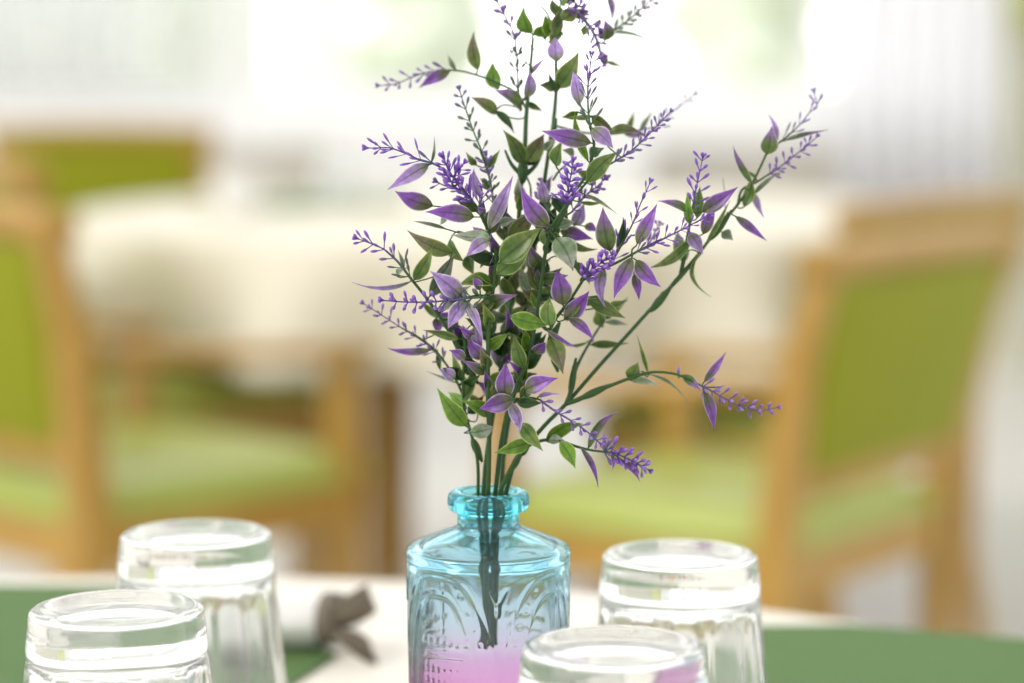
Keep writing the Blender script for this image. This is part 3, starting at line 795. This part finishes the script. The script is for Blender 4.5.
A.spike([(692,215),(695,195),(699,175),(704,152)],.004,0,'v',sp=8.5,fl=12,per=3,g0=.0,gl=.25,rad=.8,ang=52)
for a in [(767,154,772,126,17,'M',.02,.018,.1,0),(776,142,768,114,6,'L',.026),(752,184,733,145,8,'M',.012),(783,141,828,130,5,'M',.03),
          (744,207,750,176,11,'G',.018),(752,193,764,218,8,'L',.022),(735,216,767,241,9,'P',.008),(722,232,733,240,11,'S',.016),
          (700,253,711,297,5,'G',.006,None,-.35),(690,224,687,192,9,'B',.006),(697,218,700,186,11,'B',.008),(688,212,657,201,9,'M',.004),
          (702,212,738,187,15,'P',.002,.0,.05,.1),(703,234,716,206,12,'P',.008),(690,232,703,254,13,'L',.0),(691,240,648,268,11,'G',.004),
          (684,262,678,230,16,'S',.012),(752,196,781,172,5,'S',.02),(757,180,742,172,4,'G',.02),(660,300,672,286,6,'D',.01),(706,243,730,200,5,'G',.012)]: A.leaf(*a)
# its lower side branch with the outermost spike
A.stem([(566,404),(575,401),(584,397)],0,0,2.3,2.6); A.sheath(580,399,612,384,0,5)
A.stem([(584,397),(600,390),(622,381),(640,375),(655,372),(675,374),(690,380),(704,387)],0,-.004,2.0,.9)
A.spike([(700,385),(712,391),(728,400),(745,407),(762,410),(780,407)],-.004,-.002,'m',sp=8.5,fl=9,per=4,g0=-.25,gl=.35,rad=.8,ang=58)
for a in [(629,379,638,362,15,'G',0,None,.0,.0),(630,380,660,386,7,'S',0),(648,373,637,335,4,'G',.004,None,.0),(648,374,688,404,3,'S',.006,None,.1),
          (678,376,679,364,4,'L',0),(683,375,701,391,10,'M',-.002),(704,382,726,352,8,'P',0,None,.05,.1),(704,390,714,431,11,'P',-.004,None,.08,.2),(716,387,724,385,4,'L',-.004)]: A.leaf(*a)
# small upright branch beside the long stem
A.stem([(566,404),(570,393),(573,378),(580,360),(590,342),(600,326),(607,316)],0,.02,2.3,.8); A.sheath(570,396,576,358,.004,4.6)
for a in [(590,345,628,343,8,'G',.016),(603,326,597,306,12,'G',.02),(606,322,628,325,6,'S',.02),(589,341,560,343,3,'G',.02,None,.25),(604,320,618,306,7,'S',.024),(607,317,628,297,7,'G',.024)]: A.leaf(*a)
A.done()

# 2 --- short low spray on the right
C=Spray('shortest spray, drooping low over the right shoulder of the vase',2)
C.foot(498,-.004); C.stem([(498,497),(505,480),(516,460),(528,446),(545,440),(560,441),(575,446),(590,450),(606,452)],-.004,-.012,2.4,1.1)
C.sheath(508,474,524,450,-.004,4)
C.spike([(602,452),(614,453),(626,458),(638,464),(652,472)],-.012,-.012,'v',sp=6,fl=11,per=5,g0=-.1,gl=.3,rad=.9,fat=1.15,ang=62)
for a in [(530,442,494,453,14,'B',-.008,None,.1,.2),(521,423,543,451,15,'G',-.010,None,.1,-.1),(546,441,585,424,13,'B',-.008),(548,442,566,442,9,'S',-.010),
          (560,442,575,468,14,'B',-.012,None,.1,.2),(580,447,598,488,6,'P',-.012),(588,448,618,412,9,'M',-.008),(622,460,640,482,7,'P',-.012),
          (606,453,604,432,6,'L',-.010),(611,455,612,470,5,'P',-.012),(519,456,531,444,7,'D',-.006)]: C.leaf(*a)
C.done()

# 3 --- spray on the left
E=Spray('leftmost spray, arching out to the lower left of the bunch',3)
E.foot(478,.0); E.stem([(478,497),(478,470),(476,452),(470,430),(464,408),(463,380),(465,350),(463,335)],0,-.004,1.8,1.4)
E.sheath(472,438,482,462,0,5.5); E.sheath(478,384,452,338,-.002,4.5)
E.stem([(489,400),(487,372),(470,360),(455,340),(445,325),(428,300),(412,280),(398,262),(385,250)],.002,-.010,2.6,1.0)
E.stem([(464,398),(456,380),(446,364),(435,350),(420,338),(400,327)],-.002,.006,1.4,.8)
E.spike([(412,279),(398,262),(385,250),(372,244),(353,237)],-.010,-.012,'v',sp=9.5,fl=13,per=3,g0=.18,gl=.4,rad=.9,fat=.9)
E.spike([(446,364),(430,347),(415,336),(400,327),(380,314),(361,302)],.004,.008,'m',sp=9.5,fl=10,per=4,g0=-.1,gl=.3,rad=.8,fat=.8,ang=55)
for a in [(412,281,352,282,4.5,'L',-.004,None,.1),(414,280,433,246,13,'G',-.010,None,.1,-.3),(459,339,423,330,8,'G',-.006),(452,253,407,230,15,'O',-.008,None,.1,.1),
          (430,296,455,254,15,'S',-.004),(462,296,430,271,19,'L',-.012,None,.1,.1),(431,350,387,348,8,'P',.006),(436,318,437,336,10,'P',.004),
          (466,358,449,350,10,'P',-.008),(455,379,439,369,12,'L',-.006),(457,383,426,371,3,'S',0),(466,426,437,388,17,'B',-.010,None,.1,.1),
          (470,433,494,427,15,'S',-.012,None,.2,.1),(463,404,476,362,11,'G',-.004),(462,382,452,352,8,'G',.0),(404,268,398,250,4,'S',-.010),
          (465,344,480,325,10,'G',.004),(440,318,420,300,8,'G',.010),(437,352,441,372,5,'G',.008),(478,412,466,392,9,'G',.008),(397,276,408,268,6,'S',-.006),
          (465,300,448,329,15,'L',-.014,None,.12,.1),(466,301,482,339,9,'L',-.014,None,.12,.1),(466,302,476,326,8,'P',-.012),(464,300,440,312,8,'S',-.010),
          (478,324,482,350,12,'L',-.004),(470,345,462,325,10,'P',.0),(474,336,459,325,9,'P',-.002)]: E.leaf(*a)
E.fill(18,[(470,425),(463,390),(464,350),(463,335),(450,300)],.0,.004,'GGDBPS')
E.done()

# 4 --- centre-left spray in front
H=Spray('front centre-left spray with two spikes pointing left above one another',4)
H.foot(486,-.004); H.stem([(488,497),(489,440),(488,400),(488,360),(489,320),(493,290),(496,265),(494,245),(486,226),(477,208),(466,193),(456,180),(446,171),(434,164),(418,159)],-.004,-.012,2.5,.9)
H.stem([(490,297),(478,296),(466,298),(452,300)],-.010,-.014,2.0,1.1); H.stem([(492,262),(503,250),(508,240)],-.01,0,1.1,.7)
H.stem([(494,246),(485,243),(478,240)],-.01,-.012,1.0,.7); H.stem([(500,232),(498,218),(495,205)],.004,.01,1.2,.8); H.stem([(494,262),(500,270),(499,285)],-.01,-.01,1,.7)
H.spike([(436,164),(420,160),(407,154),(390,148),(375,148),(361,148)],-.012,-.012,'v',sp=11.5,fl=14,per=4,g0=-.05,gl=.28,rad=.95,fat=.8,ang=46)
H.spike([(486,297),(470,298),(452,300),(430,302),(405,302),(379,300)],-.014,-.018,'v',sp=9.5,fl=12,per=4,g0=.1,gl=.25,rad=1.1,fat=1.15,ang=62)
H.spike([(474,203),(464,193),(456,182),(449,170),(441,154)],-.012,-.016,'v',sp=6.5,fl=13,per=5,g0=-.3,gl=.2,rad=1,fat=1.0,ang=48)
H.spike([(452,184),(455,175),(460,168),(467,160)],-.014,-.014,'v',sp=6,fl=11,per=4,g0=-.3,gl=.2,fat=.9)
H.spike([(472,200),(461,190),(446,186),(432,180)],-.008,-.004,'m',sp=9,fl=11,per=4,g0=-.3,gl=.2,fat=.8)
H.spike([(480,206),(482,196),(481,184)],-.014,-.016,'m',sp=7,fl=10,per=3,g0=-.3,gl=.2,fat=1)
for a in [(429,164,387,190,14,'L',-.010,None,.05,.1),(433,206,395,191,17,'P',-.008,None,.1,.0),(474,217,425,212,17,'P',-.016,None,.1,0),(446,229,412,221,4,'S',-.004,None,.1),
          (431,163,434,136,3,'S',-.010),(491,239,451,235,13,'S',-.014),(490,240,466,257,14,'L',-.016,None,.0,-.2),(489,229,513,176,14,'L',-.012,None,.08,.2),
          (480,197,474,168,11,'L',.0),(500,262,542,227,24,'G',-.018,None,.1,.1),(497,274,532,240,20,'G',-.014,None,.1,0),(510,240,537,213,17,'O',-.004),
          (499,224,516,219,9,'S',.004),(498,221,508,199,7,'D',.006),(493,283,457,286,14,'G',-.008),(480,290,473,277,9,'P',-.014),(495,300,466,316,11,'O',-.008),
          (450,240,465,262,11,'G',.004),(468,255,474,275,12,'G',.006),(500,276,515,262,10,'D',.0),(492,252,480,268,11,'G',-.004),(447,214,440,225,7,'S',.0),
          (491,330,478,310,10,'G',.0),(490,350,503,332,11,'D',.004),(486,256,470,246,9,'D',.01),(505,262,488,246,14,'D',.004),(484,211,478,207,7,'P',-.016)]: H.leaf(*a)
H.fill(30,[(489,420),(488,360),(489,320),(493,290),(496,265),(494,245),(486,226),(477,208)],-.002,-.006,'GGDOBPM')
H.done()

# 5 --- centre spray with the densest purple spike
J=Spray('centre spray with the densest purple spike and the large flowered branches to the right',5)
J.foot(495,-.002); J.stem([(495,497),(500,450),(508,410),(520,378),(530,350),(536,318),(541,285),(545,255),(552,228),(563,210),(572,195),(583,180),(590,165),(594,145),(590,125)],-.002,-.006,2.4,1.3)
J.sheath(552,232,570,200,-.004,4.5); J.sheath(548,345,560,322,.0,5); J.sheath(552,350,558,372,.002,5)
J.stem([(536,318),(548,330),(556,318),(570,300),(583,280)],-.002,-.010,2.0,1.5)
J.stem([(583,280),(600,270),(618,262),(640,250),(662,239)],-.010,-.010,1.5,1.1); J.stem([(600,270),(610,262),(620,248),(632,225)],-.008,-.004,1.2,.8)
J.stem([(568,205),(580,190),(597,172),(612,163),(630,152)],-.004,.006,1.5,.9); J.stem([(632,258),(632,250),(636,246)],-.01,-.01,.9,.7)
J.stem([(508,410),(517,400),(530,398),(541,400)],-.006,-.014,2.0,1.0); J.stem([(515,388),(512,400)],-.008,-.01,3.2,2.6)
J.spike([(566,206),(568,190),(571,175),(574,157)],-.012,-.014,'v',sp=5,fl=11,per=6,g0=-.3,gl=.2,rad=1,fat=1.1,ang=58)
J.spike([(590,128),(588,105),(588,85),(590,68),(592,50)],-.008,-.010,'m',sp=11,fl=13,per=4,g0=.25,gl=.4,rad=.95,fat=.75,ang=40)
J.spike([(612,163),(630,152),(645,138),(658,125),(672,110)],.002,.008,'m',sp=8,fl=9.5,per=4,g0=-.1,gl=.25,rad=.9,fat=.85,ang=48)
J.spike([(572,212),(585,196),(598,186),(606,176)],.002,.008,'m',sp=8,fl=9,per=4,g0=-.3,gl=.2,fat=1.1)
J.spike([(582,278),(592,270),(602,262),(615,252)],-.014,-.016,'v',sp=4.5,fl=10,per=6,g0=-.3,gl=.2,rad=1.1,fat=1.2,ang=60)
J.spike([(634,253),(650,246),(665,238),(685,228),(700,220),(714,214)],-.010,-.012,'v',sp=8,fl=10.5,per=4,g0=-.05,gl=.25,rad=1.0,fat=.75,ang=46)
J.spike([(612,262),(620,248),(632,225),(640,205),(646,192),(652,178)],-.004,-.002,'v',sp=11.5,fl=12,per=3,g0=-.15,gl=.3,rad=.85,fat=.7,ang=38)
J.spike([(540,400),(555,411),(570,420),(585,430),(603,446)],-.014,-.020,'m',sp=8.5,fl=10,per=3,g0=-.3,gl=.2,rad=1.0,fat=1.1,ang=55)
J.spike([(545,205),(542,192),(540,178)],.014,.018,'m',sp=6,fl=8,per=4,g0=-.3,gl=.2,fat=1.2)
J.spike([(648,246),(655,232),(660,222)],.018,.022,'l',sp=7,fl=8,per=3,g0=-.3,gl=.2,fat=1)
for a in [(580,104,573,71,13,'L',-.004,None,.05,.1),(591,143,542,131,17,'P',-.010,None,.1,.0),(592,128,613,148,16,'L',-.010,None,.05,0),(588,161,575,112,9,'B',-.006),
          (592,117,570,116,6,'G',-.006),(578,112,562,117,7,'G',-.002),(592,116,614,131,10,'O',.002),(606,135,646,137,10,'O',.006),(587,182,618,152,17,'G',-.006,None,.1,.0),
          (556,166,562,141,13,'G',.004),(590,157,604,148,11,'D',.002),(580,202,603,202,4,'G',.0),(584,194,617,214,4,'S',.0),(560,231,593,239,14,'P',.012,None,0,0),
          (574,226,584,203,13,'L',.016),(584,226,598,232,9,'P',.014),(566,240,598,249,8,'G',.004),(556,238,573,271,23,'S',-.014,None,.12,.1),(562,238,580,271,17,'D',-.008),
          (610,251,603,207,19,'M',-.010,None,.08,.1),(617,250,623,217,8,'D',-.002),(637,244,657,204,14,'P',-.012,None,.05,.2),(632,257,614,298,16,'P',-.016,None,.08,.2),
          (636,260,661,287,15,'P',-.010,None,.08,-.2),(634,274,639,300,9,'P',-.006),(604,268,605,307,12,'L',-.012),(588,300,625,318,14,'G',-.002,None,.1,.1),(608,306,628,300,7,'G',.008),
          (563,305,557,269,20,'P',-.016,None,.12,.0),(564,320,589,291,17,'P',-.010),(550,326,550,297,16,'G',-.014,None,.1,.1),(568,318,594,341,10,'P',-.010,None,.1,.2),
          (510,317,548,325,17,'B',-.014,None,.12,.1),(546,330,578,348,5,'P',-.008),(548,226,521,187,19,'P',-.012,None,.08,.1),(546,204,541,178,11,'L',.004),
          (505,398,506,362,18,'P',-.016,None,.12,.0),(514,399,479,409,18,'P',-.018,None,.08,.0),(525,390,558,378,17,'P',-.014,None,.08,.1),(511,403,520,432,12,'L',-.016),
          (517,402,542,403,11,'D',-.012),(538,397,560,394,5,'L',-.014),(524,368,514,334,14,'G',-.004),(530,358,546,334,12,'D',.0),(550,338,563,374,18,'O',-.006,None,.1,.1),
          (534,352,546,342,12,'P',-.004),(515,352,508,332,12,'G',.0),(540,300,522,290,14,'O',.004),(541,286,562,268,12,'D',.004),(545,258,532,280,14,'D',.002),
          (560,300,544,284,10,'G',.004),(538,290,528,262,15,'O',.008),(530,330,512,348,12,'D',.004),(558,226,575,222,11,'S',-.004),(520,398,538,385,11,'G',-.008),
          (505,396,488,378,12,'D',.004),(575,262,590,285,9,'G',.004),(548,225,536,215,14,'D',-.006),(552,232,562,248,10,'G',.0),(577,300,567,322,11,'G',-.006),
          (552,198,568,222,12,'D',.006),(590,182,575,170,9,'G',.006),(602,298,580,305,9,'G',.002)]: J.leaf(*a)
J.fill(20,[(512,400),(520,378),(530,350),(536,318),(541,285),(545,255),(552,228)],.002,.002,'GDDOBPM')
J.done()

# 6 --- tall left back spray
T=Spray('tall rear spray, one thin spike reaching the top edge left of the crown',6)
T.foot(483,.006); T.stem([(483,497),(486,460),(495,400),(508,330),(514,280),(518,230),(521,185),(523,170)],.006,.020,2.4,2.4)
T.stem([(523,170),(525,145),(526,120),(528,95),(531,62),(533,38)],.02,.032,2.6,1.4); T.stem([(521,108),(519,98),(517,85)],.028,.03,1.2,.9)
T.sheath(522,185,524,150,.02,7); T.stem([(523,176),(512,165),(505,150)],.02,.022,3,1); T.stem([(524,176),(536,165),(543,150)],.02,.024,3,1)
T.stem([(526,108),(515,92),(500,84),(480,76),(460,71),(440,70)],.03,.036,1.4,.8); T.stem([(523,40),(535,50),(547,58)],.034,.036,.8,.5)
T.stem([(505,240),(496,215),(490,180),(480,150)],.01,.012,1.2,.9); T.stem([(530,66),(524,60)],.03,.03,.8,.6)
T.spike([(520,110),(518,85),(517,60),(514,35),(506,18),(496,-1)],.03,.034,'m',sp=13,fl=10,per=4,g0=.45,gl=.3,rad=1.1,fat=1.1,ang=45)
T.spike([(450,70),(430,72),(415,76),(395,84),(374,86)],.036,.040,'m',sp=11,fl=11,per=3,g0=-.1,gl=.3,rad=.9,fat=.9,ang=48)
T.spike([(487,165),(480,147),(473,130),(466,110),(462,98),(458,85)],.012,.014,'m',sp=10,fl=10.5,per=3,g0=.65,gl=.3,rad=.9,fat=.95,ang=48)
T.spike([(493,205),(491,185),(488,168),(485,150)],.004,.004,'m',sp=8,fl=9,per=4,g0=.3,gl=.5,rad=.8,fat=.85)
for a in [(523,164,503,130,15,'G',.016,None,.05,.1),(527,162,544,134,17,'O',.018),(526,165,541,142,12,'D',.024),(497,114,471,97,13,'O',.024),(495,111,514,133,8,'D',.024),
          (521,109,494,90,15,'M',.026),(527,102,542,111,6,'G',.028),(526,98,529,70,12,'L',.026),(529,75,546,57,5,'L',.03),(450,71,419,88,12,'P',.034,None,.05,.1),
          (478,70,474,31,13,'O',.034,None,.0,.1),(497,89,493,62,15,'B',.034),(456,70,448,54,5,'S',.036),(543,150,556,138,8,'S',.022),(532,34,524,6,14,'B',.034),
          (533,35,552,22,12,'B',.034),(520,230,508,250,12,'D',.02),(516,260,505,285,14,'D',.02),(520,240,532,262,12,'D',.02),(514,290,526,312,12,'O',.016),
          (488,168,500,150,7,'G',.014),(490,190,480,178,7,'B',.01),(476,165,466,152,7,'G',.014),(512,300,498,322,11,'G',.014),(506,335,520,318,11,'D',.012)]: T.leaf(*a)
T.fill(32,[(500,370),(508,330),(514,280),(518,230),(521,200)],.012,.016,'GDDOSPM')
T.done()

# 7 --- tall right back spray
U=Spray('tallest rear spray, leafy crown cut off by the top edge',7)
U.foot(501,.006); U.stem([(501,497),(504,450),(512,400),(520,340),(530,280),(537,230),(543,190),(549,150),(553,125),(556,92),(556,60),(557,35)],.006,.034,2.6,1.6)
U.sheath(550,150,556,118,.026,4.8); U.stem([(531,200),(530,185),(524,172)],.02,.022,1.1,.9); U.stem([(556,92),(565,80),(574,62)],.03,.03,1.2,.8)
U.stem([(556,35),(560,18),(572,8),(584,20),(595,36),(600,52)],.034,.03,1.8,1.3); U.stem([(598,36),(608,32),(616,28)],.03,.036,1.1,.8); U.stem([(556,38),(548,15),(540,6)],.034,.038,1.3,.9)
U.stem([(556,38),(562,32),(570,54)],.03,.034,1.0,.5); U.stem([(553,180),(560,170),(575,158)],.02,.01,1.2,.8); U.stem([(543,190),(549,202),(547,222)],.01,.006,1.2,.9)
U.spike([(580,14),(592,30),(599,48),(604,66)],.03,.026,'m',sp=9,fl=9,per=4,g0=-.2,gl=.3,rad=1.3,fat=.9)
U.spike([(612,31),(626,22),(638,12),(654,-3)],.036,.044,'g',sp=9,fl=9,per=4,g0=.2,gl=.6,rad=1.0,fat=1.1)
U.spike([(566,10),(574,8),(585,5)],.03,.03,'m',sp=6,fl=8,per=4,g0=-.2,gl=.3,fat=1)
U.spike([(655,128),(672,112),(685,102),(697,92)],.046,.052,'l',sp=11,fl=9,per=3,g0=-.4,gl=.9,rad=.6,fat=.6)
U.stem([(553,125),(580,132),(610,134),(640,130),(658,126)],.03,.047,1.2,.6)
for a in [(556,88,539,85,9,'G',.03),(558,88,579,51,20,'G',.03,None,.05,.1),(556,92,548,72,6,'D',.03),(557,62,556,36,17,'L',.03,None,.05,.0),(555,36,562,8,13,'O',.032),
          (553,36,545,14,13,'B',.036),(562,20,578,4,15,'O',.03),(560,18,552,-2,12,'G',.034),(572,14,590,10,10,'M',.032),(605,40,604,20,13,'M',.03),(601,38,597,26,9,'P',.028),
          (607,-6,611,20,6,'L',.034),(612,33,651,42,3,'S',.036,None,.12),(606,62,621,66,4,'G',.03),(606,64,602,50,8,'P',.028),(547,225,556,206,12,'D',.01),(585,26,583,36,8,'G',.03),
          (628,131,634,112,6,'G',.044),(640,131,652,112,5,'S',.046),(622,131,650,134,9,'L',.044),(545,40,548,20,10,'O',.036),(560,30,549,44,12,'G',.034),(573,158,562,150,9,'S',.014),
          (537,235,524,252,12,'D',.018),(533,262,548,276,12,'D',.018),(560,4,570,-6,14,'G',.034),(575,2,560,-8,12,'D',.036),(600,20,594,28,5,'P',.03)]: U.leaf(*a)
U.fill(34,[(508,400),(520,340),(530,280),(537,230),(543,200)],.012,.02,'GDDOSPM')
U.done()

# ------------------------------------------------------------------ render look
vs = S.view_settings; vs.view_transform = 'Standard'; vs.look = 'None'; vs.gamma = 1; vs.exposure = 0.25; vs.use_curve_mapping = False
S.cycles.use_denoising = True
S.cycles.max_bounces = 16; S.cycles.transmission_bounces = 16; S.cycles.transparent_max_bounces = 16; S.cycles.glossy_bounces = 6; S.cycles.diffuse_bounces = 4
